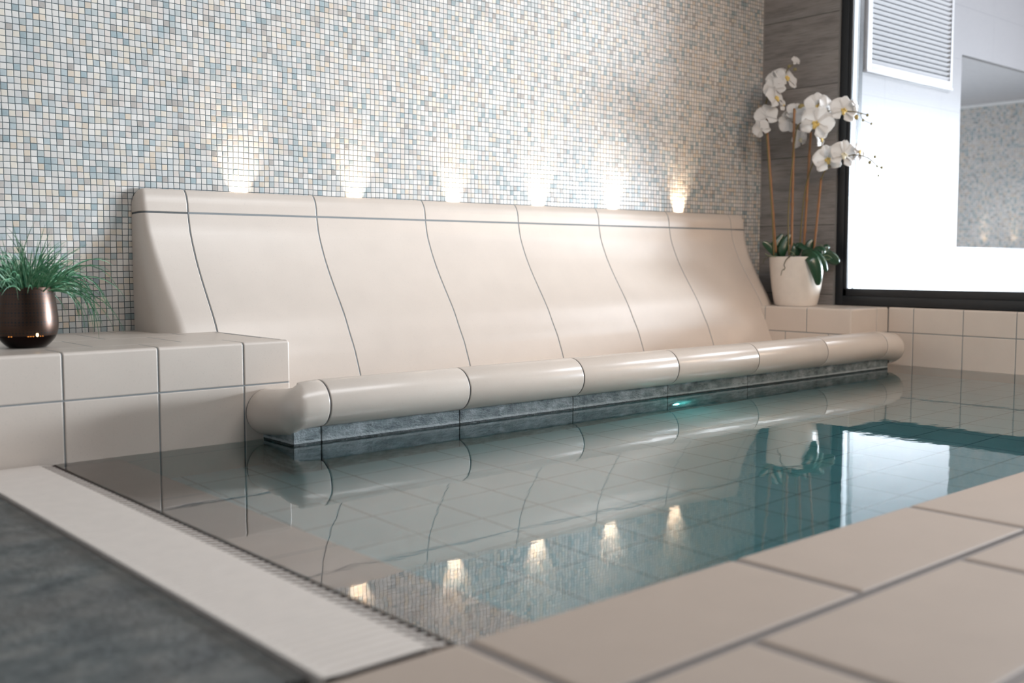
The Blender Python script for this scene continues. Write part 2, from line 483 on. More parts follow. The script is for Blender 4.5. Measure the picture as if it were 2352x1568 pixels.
led = thing('tiled_ledge', 'beige tiled ledge carrying the dark bronze pot', 'ledge', (0, 3.1, 0))
bm = bmesh.new()
prL = ledge_prof(.016)
ptL = path_f([(-1.6, YB), (1.53, YB), (1.53, 3.25)], .007)
s0 = 1.6
vrow = .36 + ZROW; vrow2 = .36 - .09
jl = [0.] + [x + s0 for x in [.882 + .25 * i for i in range(-9, 3)]] + [ptL.L]
tiles_along(bm, ptL, prL, jl, vrow, prL.L + .00175, ev1=False)
tiles_along(bm, ptL, prL, jl, vrow2, vrow)
tiles_along(bm, ptL, prL, jl, 0., vrow2)
patch(bm, surf(ptL, prL), [(s, 0) for s in ptL.s], [(s, 0) for s in prL.s], 1, shift=-.0018)
ys = [YB + .016 - .0021, YB + .135, YB + .385, YB + .635, YW]
for r, (a, b) in enumerate(zip(ys, ys[1:])):
    o_ = .882 + (.125 if r % 2 == 1 else 0)
    for i in range(-11, 4):
        x0, x1 = o_ + .25 * i, o_ + .25 * (i + 1)
        x0, x1 = max(x0, -1.6), min(x1, 1.53 - .016)
        if x1 - x0 < .02: continue
        flat(bm, x0 + .0021, x1 - .0021, a + .0021, b - .0021, ZT, 0, .002, .0007, r > 0)
quad(bm, [(-1.6, YB + .05, ZT - .0004), (1.527, YB + .05, ZT - .0004), (1.527, YW, ZT - .0004), (-1.6, YW, ZT - .0004)], 1)
obj('ledge_tiles', bm, [M_TILE, M_GROUT], led)

# ------------------------------------------------------------------ right corner ledge and low wall
led2 = thing('tiled_ledge', 'beige tiled corner ledge carrying the white orchid pot', 'ledge', (4.67, 3.1, 0))
bm = bmesh.new()
ptR = path_f([(XRB, YW), (XRB, YRB), (XR, YRB)], .007)
prR = ledge_prof(.016)
base = YW - 2.945
sY = lambda Y: YW - Y
c0 = sY(YRB) - .007 * 2 + .007 * pi / 2
j1 = [0., sY(3.19), sY(2.945), c0 + .235, ptR.L]
j2 = [0., sY(3.312), sY(3.067), sY(2.822), c0 + .235, ptR.L]
tiles_along(bm, ptR, prR, j1, vrow, prR.L + .00175, ev1=False)
tiles_along(bm, ptR, prR, j2, vrow2, vrow)
tiles_along(bm, ptR, prR, j1, 0., vrow2)
patch(bm, surf(ptR, prR), [(s, 0) for s in ptR.s], [(s, 0) for s in prR.s], 1, shift=-.0018)
flat(bm, XRB + .014, XR + .02, YRB + .014, YW, ZT - .0002, 0, .001, .0005)
obj('ledge_tiles', bm, [M_TILE, M_GROUT], led2)

low = thing('tiled_parapet', 'low beige tiled wall rising from the water under the window', 'low wall', (4.84, 1.0, 0))
bm = bmesh.new()
ptW = path_f([(XR, YRB), (XR, -2.2)], .01)
prW = ledge_prof(.13)
jw = [0.] + [YRB - y_ for y_ in [2.567 - .2475 * i for i in range(0, 19)]] + [ptW.L]
tiles_along(bm, ptW, prW, jw, vrow, prW.L)
tiles_along(bm, ptW, prW, jw, vrow2, vrow)
tiles_along(bm, ptW, prW, jw, 0., vrow2)
patch(bm, surf(ptW, prW), [(s, 0) for s in ptW.s], [(s, 0) for s in prW.s], 1, shift=-.0018)
box(bm, XR + .01, XR + .14, -2.2, 3.1, -.3, ZT - .01, 0)
quad(bm, [(XR, YRB - .01, ZT - .0004), (XR + .14, YRB - .01, ZT - .0004), (XR + .14, 3.1, ZT - .0004), (XR, 3.1, ZT - .0004)], 0)
obj('parapet_tiles', bm, [M_TILE, M_GROUT], low)

# ------------------------------------------------------------------ bench
bench = thing('tiled_bench', 'long beige tiled bench with curved backrest along the mosaic wall', 'bench', (3.03, 3.0, 0))
P0 = [(3.4635, .757), (3.4605, .757), (3.4565, .7545), (3.4505, .747), (3.442, .733), (3.436, .712), (3.433, .685)]
P1 = [(3.433, .685), (3.4285, .655), (3.419, .615), (3.401, .57), (3.374, .515), (3.338, .455), (3.30, .398), (3.249, .322), (3.214, .257),
      (3.185, .205), (3.166, .16), (3.150, .12), (3.139, .085), (3.132, .06)]
full = Prof(smooth_pts(P0 + P1[1:], 4), -1)
vcap = 0.
for k, q in enumerate(full.p):
    if q.y <= .685: vcap = full.s[k]; break
def v_at_z(z):
    for k in range(1, len(full.p)):
        if full.p[k].y <= z:
            a, b = full.p[k - 1], full.p[k]
            return full.s[k - 1] + (full.s[k] - full.s[k - 1]) * (a.y - z) / (a.y - b.y)
    return full.L
def fb(u, v):
    q, m = full.at(v)
    sg = 1 if m.x < 0 or m.y > .5 else -1
    return Vector((u, q.x, q.y)), Vector((0, m.x, m.y)) * sg
_, m0 = full.at(full.L * .5)
SGN = 1 if m0.x < 0 else -1
def fb(u, v):
    q, m = full.at(v)
    return Vector((u, q.x, q.y)), Vector((0, m.x, m.y)) * SGN
js = [1.53 + .5 * i for i in range(7)]
XL, XE = 1.352, 4.668
def f_end(xe, side):
    """rounded end: u = 0 at the wall on the end face, growing towards the joint"""
    def f(u, v):
        q, m = full.at(v); m = m * SGN
        z = q.y
        R = .040 + .037 * max(0, min(1, (.70 - z) / .4))
        top = z >= .70
        cc = Vector((YW - .0015, .70))
        # u in [-1,0]: end face from wall to the rounding, [0,1]: rounding, >1: straight, metres
        if u <= 0:
            pin = cc.copy() if top else Vector((min(YW, q.x - m.x * R), z - m.y * R))
            t = u + 1
            y_ = YW + (pin.x - YW) * t
            p = Vector((xe, y_, pin.y)); nn = Vector((side, 0, 0))
        elif u <= 1:
            a = u * pi / 2
            ins = R * (1 - sin(a)); e = R * (1 - cos(a))
            p = Vector((xe - side * e, min(YW, q.x - m.x * ins), z - m.y * ins))
            if top:
                r2 = cc + (q - cc) * sin(a)
                p = Vector((xe - side * e, r2.x, r2.y))
            nn = Vector((side * cos(a), m.x * sin(a), m.y * sin(a)))
        else:
            e = R + (u - 1) * 1.0
            p = Vector((xe - side * e, q.x, z)); nn = Vector((0, m.x, m.y))
        return p, nn
    return f
def build_rows(bm, va, vb, eb0, eb1, nv, ends_v=None):
    for a, b in zip(js, js[1:]):
        patch(bm, fb, seg(a + .0018, b - .0018, 4, .003, dep=.003), seg(va, vb, nv, .003, eb0, eb1, dep=.003, extra=full.s), 0, flip=True)
    patch(bm, fb, [(1.53, 0), (4.53, 0)], [(s, 0) for s in full.s if va - .001 <= s <= vb + .01], 1, flip=True, shift=-.0010)
def end_us(xj, xe, z, dep=.003):
    Rm = .06
    L = [(-1 + .25 * i, 0.) for i in range(4)] + [(i / 8, 0.) for i in range(9)]
    tot = abs(xj - xe)
    return L, tot
def build_end(bm, xe, side, xj, va, vb, eb0, eb1, nv):
    f = f_end(xe, side)
    vs = seg(va, vb, nv, .003, eb0, eb1, dep=.003, extra=full.s)
    g = []
    for v, ov in vs:
        q, m = full.at(v); z = q.y
        R = .040 + .037 * max(0, min(1, (.70 - z) / .4))
        w = abs(xj - xe) - .0018 - R   # straight part length
        us = [(-1 + .25 * i, 0.) for i in range(4)] + [(i / 8, 0.) for i in range(9)] + [(1 + w - .003, 0.), (1 + w - .0004, -.0014), (1 + w, -.003)]
        row = []
        for u, ou in us:
            p, nn = f(u, v)
            row.append(bm.verts.new(p + nn * min(ou, ov)))
        g.append(row)
    for i in range(len(g) - 1):
        for j in range(len(g[0]) - 1):
            qd = [g[i][j], g[i + 1][j], g[i + 1][j + 1], g[i][j + 1]]
            if side > 0: qd.reverse()
            try: bm.faces.new(qd)
            except ValueError: pass
    # grout skin just under it
    g = []
    for v in [s for s in full.s if va - .02 <= s <= vb + .02]:
        q, m = full.at(v); z = q.y
        R = .040 + .037 * max(0, min(1, (.70 - z) / .4))
        us = [-1, -.5, 0, .25, .5, .75, 1, 1 + abs(xj - xe) - R + .002]
        g.append([bm.verts.new((lambda pn: pn[0] - pn[1] * .0016)(f(u, v))) for u in us])
    for i in range(len(g) - 1):
        for j in range(len(g[0]) - 1):
            qd = [g[i][j], g[i + 1][j], g[i + 1][j + 1], g[i][j + 1]]
            if side > 0: qd.reverse()
            try: bm.faces.new(qd).material_index = 1
            except ValueError: pass
vled = v_at_z(ZT)
bm = bmesh.new()
build_rows(bm, 0., vcap - .0028, False, True, 6)
build_end(bm, XL, -1, 1.53, 0., vcap - .0028, False, True, 6)
build_end(bm, XE, 1, 4.53, 0., vcap - .0028, False, True, 6)
obj('top_coping', bm, [M_TILE, M_GROUT], bench)
bm = bmesh.new()
build_rows(bm, vcap + .0028, full.L, True, False, 20)
build_end(bm, XL, -1, 1.53, vcap + .0028, vled, True, False, 14)
build_end(bm, XE, 1, 4.53, vcap + .0028, vled, True, False, 14)
obj('backrest', bm, [M_TILE, M_GROUT], bench)
# seat behind the roll
SP = smooth_pts([(3.132, .062), (3.118, .058), (3.09, .056), (2.95, .055), (2.80, .055), (2.74, .060), (2.70, .085), (2.675, .125), (2.655, .155)], 3)
sprof = Prof(SP, -1)
_, ms = sprof.at(sprof.L * .4); ss = 1 if ms.y > 0 else -1
def fs(u, v):
    q, m = sprof.at(v); return Vector((u, q.x, q.y)), Vector((0, m.x, m.y)) * ss
bm = bmesh.new()
for a, b in zip(js, js[1:]):
    patch(bm, fs, seg(a + .0018, b - .0018, 2, .003), seg(0, sprof.L, 4, .003, False, False, extra=sprof.s), 0, flip=True)
patch(bm, fs, [(1.53, 0), (4.53, 0)], [(s, 0) for s in sprof.s], 1, flip=True, shift=-.0016)
obj('seat', bm, [M_TILE, M_GROUT], bench)
# front roll: outer plan curve swept with a half round
RR = .067; ZC = .114; YF = 2.523
def roll_plan():
    pts = []; r = .070; cy = YF + r
    cx, cx2 = 1.462, 4.667
    pts += [(1.384, YB), (1.386, 2.71), (1.389, 2.66), (1.3915, 2.62)]
    for i in range(11):
        th = radians(90 * (1 - i / 10))
        pts.append((cx - r * sin(th), cy - r * cos(th)))
    for x in [1.495] + js + [4.60]:
        pts.append((x, YF))
    for i in range(11):
        th = radians(90 * i / 10)
        pts.append((cx2 + r * sin(th), cy - r * cos(th)))
    pts += [(4.738, 2.63), (4.739, 2.66), (4.739, YRB)]
    return pts
rp = Prof(roll_plan(), 1)
_, mm = rp.at(rp.L / 2); rs = 1 if mm.y < 0 else -1
def rs_of_x(x):
    for k in range(1, len(rp.p)):
        if rp.p[k].x >= x and rp.p[k - 1].x <= x and abs(rp.p[k].y - YF) < .02 and abs(rp.p[k - 1].y - YF) < .02:
            return rp.s[k - 1] + (x - rp.p[k - 1].x)
    return 0
sA, sB = rs_of_x(1.53), rs_of_x(4.53)
def roll_f(u, v):
    p, n = rp.at(u); n = n * rs
    dz = 0.
    for s_end, s0_, sgn in ((0., sA, 1), (rp.L, sB, -1)):
        e = (s0_ - u) * sgn / abs(s0_ - s_end)
        if e > 0: dz = -.034 * (e * e * (3 - 2 * e))
    a = radians(v)
    if v < 90:     # flat top going back
        t = (90 - v) / 40.
        inside = 1. if (sA - .03 < u < sB + .03) else .04
        q = Vector((-RR - .065 * t * inside, RR - .026 * t * t)); m = Vector((-.8 * t, 1)).normalized()
    elif v <= 270:
        q = Vector((-RR - RR * cos(a), RR * sin(a))); m = Vector((-cos(a), sin(a)))
    else:
        t = (v - 270) / 40.
        q = Vector((-RR - .05 * t, -RR)); m = Vector((0, -1))
    return (Vector((p.x + n.x * q.x, p.y + n.y * q.x, ZC + dz + q.y)), Vector((n.x * m.x, n.y * m.x, m.y)))
bm = bmesh.new()
vdeg = [(50 + 8 * i, 0.) for i in range(5)] + [(90 + 10 * i, 0.) for i in range(19)] + [(290, 0.), (310, 0.)]
rj = [0.] + [rs_of_x(x) for x in js] + [rp.L]
for i, (a, b) in enumerate(zip(rj, rj[1:])):
    us = seg(a + (.002 if i else .004), b - (.002 if i < len(rj) - 2 else .004), 2, .0035, True, True, .003, extra=rp.s)
    patch(bm, roll_f, us, vdeg, 0)
patch(bm, roll_f, [(s, 0.) for s in rp.s], vdeg, 1, shift=-.0018)

def inner_fill(x_in, x_out, yb, side_s):
    g = []
    for i in range(9):
        y = 2.585 + (yb - 2.585) * i / 8
        z = .1795 - .034 * (lambda e: e * e * (3 - 2 * e))(max(0., min(1., side_s(y))))
        g.append([bm.verts.new((x, y, z - .004 * abs(x - x_in) / abs(x_out - x_in))) for x in (x_in, .5 * (x_in + x_out), x_out)] + [bm.verts.new((x_out, y, .052))])
    for i in range(8):
        for j in range(3): bm.faces.new([g[i][j], g[i + 1][j], g[i + 1][j + 1], g[i][j + 1]])
def side_param(left):
    def q(y):
        best = None
        for k, p in enumerate(rp.p):
            if (p.x < 1.47 if left else p.x > 4.66):
                d = abs(p.y - y)
                if best is None or d < best[0]: best = (d, rp.s[k])
        u = best[1]
        return (sA - u) / sA if left else (u - sB) / (rp.L - sB)
    return q
inner_fill(1.452, 1.531, YB + .001, side_param(True)); inner_fill(4.677, 4.529, YRB + .001, side_param(False))
bmesh.ops.recalc_face_normals(bm, faces=bm.faces)
obj('front_roll', bm, [M_ROLL, M_GROUT_D], bench)
# slate riser under the roll
bm = bmesh.new()
ptS = path_f([(1.44, 2.77), (1.44, 2.58), (4.637, 2.58), (4.637, 2.77)], .002)
prS = Prof([(0, -.37), (0, .056)], -1)
jx = [x - 1.44 + .19 for x in js]
jS = [0., .19] + jx + [ptS.L - .19, ptS.L]
fS = surf(ptS, prS)
for a, b in zip(jS, jS[1:]):
    patch(bm, fS, seg(a + .0012, b - .0012, 24, .002, dep=.003, extra=ptS.s), seg(0, prS.L, 10, .001, False, False), 0)
patch(bm, fS, [(s, 0) for s in ptS.s], [(s, 0) for s in prS.s], 1, shift=-.002)
for v in bm.verts:
    if v.co.z > -.3 and abs(v.co.y - 2.58) < .01:
        v.co.y += .0022 * mnoise.noise(v.co * 22)
o = obj('riser', bm, [M_RISER, M_BLACK], bench); o['label'] = 'dark split-slate riser at the waterline'

# underwater lamp on the riser
lamp = thing('underwater_spotlight', 'small glowing turquoise lamp under water below the bench', 'lamp', (3.07, 2.577, -.19))
def m_emit(name, col, s):
    k = N(name); e = k.n('Emission', Color=(*col, 1), Strength=s); k.t.links.new(e.outputs[0], k.out.inputs[0]); return k.m
def disc(bm, c, r0, r1, y0, y1, n=24):
    vs = []
    for r, y in ((r0, y0), (r1, y1)):
        vs.append([bm.verts.new((c[0] + r * cos(2 * pi * k / n), y, c[2] + r * sin(2 * pi * k / n))) for k in range(n)])
    for k in range(n):
        bm.faces.new([vs[0][k], vs[0][(k + 1) % n], vs[1][(k + 1) % n], vs[1][k]])
    return vs
bm = bmesh.new(); v = disc(bm, (3.07, 0, -.19), .026, .026, 2.582, 2.572); v2 = disc(bm, (3.07, 0, -.19), .026, .020, 2.572, 2.570)
obj('bezel', bm, M_ALU, lamp, False)
bm = bmesh.new(); v = disc(bm, (3.07, 0, -.19), .0205, .019, 2.575, 2.5705); bm.faces.new(list(reversed(v[1])))
o = obj('lens', bm, m_emit('turquoise_lens', (.18, 1., .92), 28.), lamp, False); o['label'] = 'glowing turquoise lens'

# ------------------------------------------------------------------ window
win = bpy.data.objects.new('window_1', None); C.objects.link(win); win['kind'] = 'structure'; win.location = (4.87, 1.2, ZT)
XF = 4.852; YJ = 3.006; ZF0 = ZT + .004
bm = bmesh.new()
Y_END = -2.1
box(bm, XF, XF + .02, 2.966, YJ, ZF0, 2.5, 0, .001)
box(bm, XF + .004, XF + .02, 2.946, 2.967, ZF0 + .04, 2.5, 0, .001)
box(bm, XF, XF + .02, Y_END, 2.967, ZF0, .333, 0, .001)
box(bm, XF + .004, XF + .02, Y_END, 2.967, .332, .372, 0, .002)
box(bm, XF, XF + .02, Y_END, YJ, 2.45, 2.62, 0, .001)
box(bm, XF + .02, XF + .10, Y_END, YJ, ZT - .02, .366, 0)
box(bm, XF + .02, XF + .10, 2.96, YJ, ZT, 2.6, 0)
obj('window_frame', bm, M_DARKFRAME, win)
bm = bmesh.new()
box(bm, XF + .0205, XF + .058, 2.9455, 2.962, .368, 2.5, 0)
box(bm, XF + .058, XF + .063, 2.942, 2.962, .368, 2.5, 0)
o = obj('reveal', bm, M_REVEAL, win, False); o['label'] = 'pale inner side of the window frame'
bm = bmesh.new()
box(bm, XF + .064, XF + .098, 2.9405, 2.962, .36, 2.5, 0)
o = obj('gasket', bm, M_DARKFRAME, win, False)
bm = bmesh.new()
quad(bm, [(XF + .014, Y_END, .36), (XF + .014, 2.955, .36), (XF + .014, 2.955, 2.5), (XF + .014, Y_END, 2.5)])
obj('window_glass', bm, M_GLASS, win, False)

# ------------------------------------------------------------------ room behind the glass
YN = 3.0; XO = 6.137; ZO0, ZO1 = .593, 1.725; XM = 9.3
bm = bmesh.new()
ZC2 = 2.75
def wallpanel(x0, x1, z0, z1):
    box(bm, x0, x1, YN, YN + .035, z0, z1)
wallpanel(4.992, XO, -.3, ZC2)
wallpanel(XO, XM, -.3, ZO0); wallpanel(XO, XM, ZO1, ZC2)
struct('wall_far', bm, M_WTILE)
bm = bmesh.new(); box(bm, XM, XM + .1, YN + .036, 7.0, -.3, 1.885); struct('wall_far_right', bm, M_MOSAIC2)
bm = bmesh.new(); box(bm, XM - .012, XM, YN + .036, 7.0, 1.862, 1.885); struct('trim_3', bm, M_WHITE)
bm = bmesh.new(); box(bm, 5.0, XM + .1, YN + .036, 7.0, 1.886, 1.95); struct('ceiling_far', bm, M_SOFFIT)
bm = bmesh.new(); box(bm, 5.0, XM + .1, 7.0, 7.1, -.3, 1.95); struct('wall_far_back', bm, M_WHITE)
bm = bmesh.new(); box(bm, 4.985, 11., -2.3, 7.1, -.4, -.3); struct('floor_far', bm, M_DIM)
bm = bmesh.new(); box(bm, 4.985, 11., -2.3, YN, 2.75, 2.85); struct('ceiling_next', bm, M_DIM)
bm = bmesh.new(); box(bm, 4.985, 11., -2.4, -2.3, -.4, 2.85); struct('wall_next_front', bm, M_DIM)
bm = bmesh.new(); box(bm, 11., 11.1, -2.4, YN, -.4, 2.85); struct('wall_next_right', bm, M_DIM)

vent = thing('ventilation_grille', 'white slatted air grille on the pale tiled wall behind the window', 'vent', (5.53, 2.99, 1.9))
VX0, VX1, VZ0, VZ1 = 5.062, 5.988, 1.508, 2.45
M_VENT = simple('white_enamel', (.50, .50, .52), .4)
bm = bmesh.new()
for a in ((VX0, VX0 + .045, VZ0, VZ1), (VX1 - .02, VX1, VZ0, VZ1), (VX0 + .045, VX1 - .02, VZ0, VZ0 + .04), (VX0 + .045, VX1 - .02, VZ1 - .04, VZ1)):
    box(bm, a[0], a[1], YN - .018, YN - .0005, a[2], a[3], 0, .001)
box(bm, VX0 - .008, VX1 + .004, YN - .024, YN - .0005, VZ0 - .010, VZ0 + .002, 0, .001)
obj('vent_frame', bm, M_VENT, vent)
bm = bmesh.new()
z = VZ0 + .045
while z < VZ1 - .05:
    prf = [(YN - .017, z + .0125), (YN - .0155, z + .0150), (YN - .003, z + .003), (YN - .004, z)]
    L = [bm.verts.new((VX0 + .045, q[0], q[1])) for q in prf]; R = [bm.verts.new((VX1 - .02, q[0], q[1])) for q in prf]
    for k in range(4):
        l = (k + 1) % 4; bm.faces.new([L[k], L[l], R[l], R[k]])
    z += .0262
o = obj('slats', bm, M_VENT, vent, False)
bm = bmesh.new(); quad(bm, [(VX0 + .04, YN - .0015, VZ0 + .03), (VX1 - .01, YN - .0015, VZ0 + .03), (VX1 - .01, YN - .0015, VZ1 - .03), (VX0 + .04, YN - .0015, VZ1 - .03)])
o = obj('duct_opening', bm, simple('duct_dark', (.02, .025, .03), .8), vent, False)

# ------------------------------------------------------------------ bronze pot with grass
def pot_mat():
    k = N('perforated_bronze')
    g = k.t.nodes.new('ShaderNodeNewGeometry')
    X, Y, Z = k.sep(g.outputs['Position'])
    ang = k.math('ARCTAN2', k.math('SUBTRACT', Y, PG[1]), k.math('SUBTRACT', X, PG[0]))
    zz = k.math('SUBTRACT', Z, PG[2])
    h = None
    # bands of three dot rows
    for zb in (.145, .120, .096, .071, .042):
        for dz, rad in ((.0075, .0014), (0., .0026), (-.0075, .0017)):
            cnt = 54.
            t = k.math('SUBTRACT', k.math('FRACT', k.math('MULTIPLY', k.math('ADD', ang, 4.), cnt / (2 * pi))), .5)
            dx = k.math('MULTIPLY', t, 2 * pi * .075 / cnt)
            dzn = k.math('SUBTRACT', zz, zb + dz)
            d = k.math('SQRT', k.math('ADD', k.math('MULTIPLY', dx, dx), k.math('MULTIPLY', dzn, dzn)))
            mk = k.math('LESS_THAN', d, rad)
            h = mk if h is None else k.math('MAXIMUM', h, mk)
    br = k.noise(k.n('VectorMath', _operation='MULTIPLY', i0=g.outputs['Position'], i1=(30., 30., 900.)).outputs[0], 1., 2.)
    base = k.mix(br, (.065, .042, .032), (.105, .066, .051))
    base = k.mix(k.math('LESS_THAN', zz, .034), base, (.018, .012, .012))
    c = k.mix(h, base, (.004, .003, .003))
    r = k.mix(k.math('LESS_THAN', zz, .034), (.34, .34, .34), (.12, .12, .12))
    return k.pbr(c, r, k.math('SUBTRACT', 1., h), .5)
PG = (.868, 2.985, ZT)
pg = thing('potted_grass', 'dark bronze perforated pot with spiky green grass on the left ledge', 'potted plant', PG)
bm = bmesh.new()
pp = [(0, 0), (.040, 0), (.048, .002), (.060, .012), (.071, .026), (.077, .042), (.0795, .060), (.079, .085), (.0765, .110), (.0725, .138), (.0685, .160), (.0675, .163), (.066, .1625), (.067, .14), (.066, .05), (0, .05)]
pp2 = smooth_pts([(a, b, 0) for a, b in pp[1:12]], 4)
lathe(bm, [(0, 0)] + [(q.x, q.y) for q in pp2] + pp[12:14] + [(.066, .135), (0, .135)], PG, 64)
obj('pot', bm, pot_mat(), pg)
# tea light shining through the perforations
M_FLAME = m_emit('flame_glow', (1., .62, .28), 9.)
bm = bmesh.new()
def on_pot(ang, z, r=.0765): return Vector((PG[0] + r * cos(ang), PG[1] + r * sin(ang), PG[2] + z))
cam_ang = atan2(-PG[1], -PG[0])
def dot(bm, da, z, rr, w, h):
    a = cam_ang + da; c = on_pot(a, z, rr)
    t = Vector((-sin(a), cos(a), 0)); n = Vector((cos(a), sin(a), 0))
    vs = [bm.verts.new(c + n * .0012 + t * (w * cos(2 * pi * k / 10)) + Vector((0, 0, h * sin(2 * pi * k / 10)))) for k in range(10)]
    bm.faces.new(vs)
dot(bm, .33, .0375, .0755, .0032, .0052)
obj('flame_light', bm, M_FLAME, pg, False)
bm = bmesh.new()
for da, w in ((.20, .0022), (.12, .0024), (.04, .0026), (.44, .002), (.53, .0018), (-.52, .0024), (-.62, .0022)):
    dot(bm, da, .0335, .0742, w, .0011)
obj('glow_holes', bm, m_emit('ember_glow', (1., .36, .08), 1.2), pg, False)
M_GRASS = N('artificial_grass'); kk = M_GRASS
oi = kk.noise(kk.pos(), 60., 2.)
M_GRASS = kk.pbr(kk.ramp(oi, [(.3, (.035, .15, .075)), (.5, (.10, .28, .15)), (.7, (.28, .45, .27))]), .45)
bm = bmesh.new()
rnd = random.Random(11)
def blade(bm, base, d, L, w, droop, curl=0.):
    pts = []; n = 9
    p = Vector(base); v = Vector(d).normalized(); st = L / n
    for i in range(n + 1):
        pts.append(p.copy())
        p = p + v * st
        v = (v + Vector((0, 0, -droop * st * (1 + i * .35))) + Vector((-v.y, v.x, 0)) * curl * st).normalized()
    prev = None
    side = Vector((.7, -.7, .1))
    for i, q in enumerate(pts):
        t = (pts[min(n, i + 1)] - pts[max(0, i - 1)]).normalized()
        s = t.cross(Vector((-.28, -.96, .05))).normalized()
        ww = w * (1 - (i / n) ** 2.2) + .0002
        nn = t.cross(s)
        a, b, c_ = bm.verts.new(q + s * ww), bm.verts.new(q - s * ww), bm.verts.new(q + nn * ww * .5)
        if prev:
            bm.faces.new([prev[0], prev[2], c_, a]); bm.faces.new([prev[2], prev[1], b, c_])
        prev = (a, b, c_)
for i in range(300):
    a = rnd.uniform(0, 2 * pi); r = .058 * sqrt(rnd.random())
    lean = rnd.uniform(.05, .9) * (.4 + r / .058)
    d = (cos(a + rnd.uniform(-.5, .5)) * lean, sin(a + rnd.uniform(-.5, .5)) * lean, 1.)
    L = rnd.uniform(.08, .165)
    blade(bm, (PG[0] + r * cos(a), PG[1] + r * sin(a), PG[2] + .14), d, L, rnd.uniform(.0011, .0022), rnd.uniform(1., 9.), rnd.uniform(-4, 4))
for i in range(52):     # long trailing blades on the bench side
    a = rnd.uniform(-1.0, .75); r = rnd.uniform(.03, .06)
    d = (1.0, rnd.uniform(-.6, .4), rnd.uniform(.1, 1.6))
    L = rnd.uniform(.11, .265)
    blade(bm, (PG[0] + r * cos(a), PG[1] + r * sin(a) - .01, PG[2] + .15), d, L, rnd.uniform(.0011, .0021), rnd.uniform(3., 12.), rnd.uniform(-2, 2))
for i in range(26):     # tall arching blades
    a = rnd.uniform(0, 2 * pi); r = .04 * rnd.random()
    blade(bm, (PG[0] + r * cos(a), PG[1] + r * sin(a), PG[2] + .15), (rnd.uniform(-.5, 1.3), rnd.uniform(-.3, .3), 1.), rnd.uniform(.13, .21), .0017, rnd.uniform(0., 3.5), rnd.uniform(-2, 2))
for v in bm.verts:      # keep blades off the ledge and wall
    v.co.z = max(v.co.z, ZT + .001); v.co.y = min(v.co.y, YW - .005)
o = obj('grass_blades', bm, M_GRASS, pg, False); o['kind'] = 'stuff'

# ------------------------------------------------------------------ orchid
CAM = Vector((0, 0, .52)); FPX = 2408.4; PITCH = radians(4.469); YAW = radians(41.09)
FW = Vector((sin(YAW) * cos(PITCH), cos(YAW) * cos(PITCH), -sin(PITCH)))
RT = Vector((cos(YAW), -sin(YAW), 0)); UP = RT.cross(FW)
OC = Vector((4.655, 3.112, ZT + .0005))
DEP0 = (OC - CAM).dot(FW)
def oq(px, py, dd=0.):
    """layout helper for the plant: picks the point of the plant's own upright plane (shifted dd metres towards the pool)"""
    d = FW + RT * ((px - 1176) / FPX) - UP * ((py - 784) / FPX)
    return CAM + d * (DEP0 - dd)
orch = thing('potted_orchid', 'white orchid in a white pot beside the dark window frame', 'potted plant', tuple(OC))
M_POT = simple('white_ceramic', (.72, .65, .58), .22)
bm = bmesh.new()
op = [(0, 0), (.098, 0), (.104, .003), (.110, .02), (.118, .06), (.1255, .11), (.131, .16), (.1345, .21), (.1365, .246), (.1355, .250), (.132, .249), (.131, .225), (0, .222)]
lathe(bm, op[:3] + [(q.x, q.y) for q in smooth_pts([(a, b, 0) for a, b in op[2:9]], 4)] + op[9:], OC, 64)
obj('pot', bm, M_POT, orch)
bm = bmesh.new(); lathe(bm, [(.1315, .223), (.09, .232), (.05, .236), (0, .237)], OC, 40)
for v in bm.verts: v.co.z += .004 * mnoise.noise(v.co * 60)
obj('soil', bm, simple('bark_soil', (.035, .025, .018), .9, bscale=120, bs=1.), orch)
def cr4(x, y): return 1700 + x / 2.53, 100 + y / 2.53
def cr5(x, y): return 1700 + x / 4.9, 100 + y / 4.9
def cr6(x, y): return 1720 + x / 7.129, 500 + y / 7.129
def poly3(pts, sub=6): return smooth_pts(pts, sub)
M_STAKE = N('bamboo_stake'); kk = M_STAKE
M_STAKE = kk.pbr(kk.mix(kk.noise(kk.pos(), 40., 3.), (.22, .095, .034), (.36, .17, .07)), .45)
M_STEM = simple('olive_stem', (.16, .12, .035), .5)
def stake(a, b, da, db, nodes):
    bm = bmesh.new(); A = oq(*cr4(*a), da); B = oq(*cr4(*b), db)
    pts = [A.lerp(B, i / 40) for i in range(41)]
    def rad(t):
        r = .0062
        for nd in nodes: r += .0022 * math.exp(-((t - nd) / .012) ** 2)
        return r
    tube(bm, pts, rad, 10); obj('bamboo_stake', bm, M_STAKE, orch)
stake((208, 1215), (150, 405), .02, .0, (.28, .52, .76))
stake((298, 1235), (315, 378), .05, .05, (.35, .68))
stake((368, 1225), (411, 515), .0, .02, (.2, .45, .8))
stake((428, 1215), (472, 780), .03, .05, (.3, .62))
def stem(pts, rad=.0036, taper=.4):
    bm = bmesh.new()
    tube(bm, poly3([oq(*q[:2], q[2]) for q in pts]), lambda t: rad * (1 - taper * t), 8); obj('flower_spike', bm, M_STEM, orch)
c4 = lambda x, y, d: (*cr4(x, y), d); c5 = lambda x, y, d: (*cr5(x, y), d)
stem([c4(196, 1230, .03), c4(186, 1000, .02), c4(165, 700, .01), c4(148, 440, .015), c4(152, 340, .02), c4(178, 272, .03), c4(215, 215, .035), c4(252, 203, .03), c4(275, 150, .0), c4(300, 128, .0), c4(322, 108, .0)])
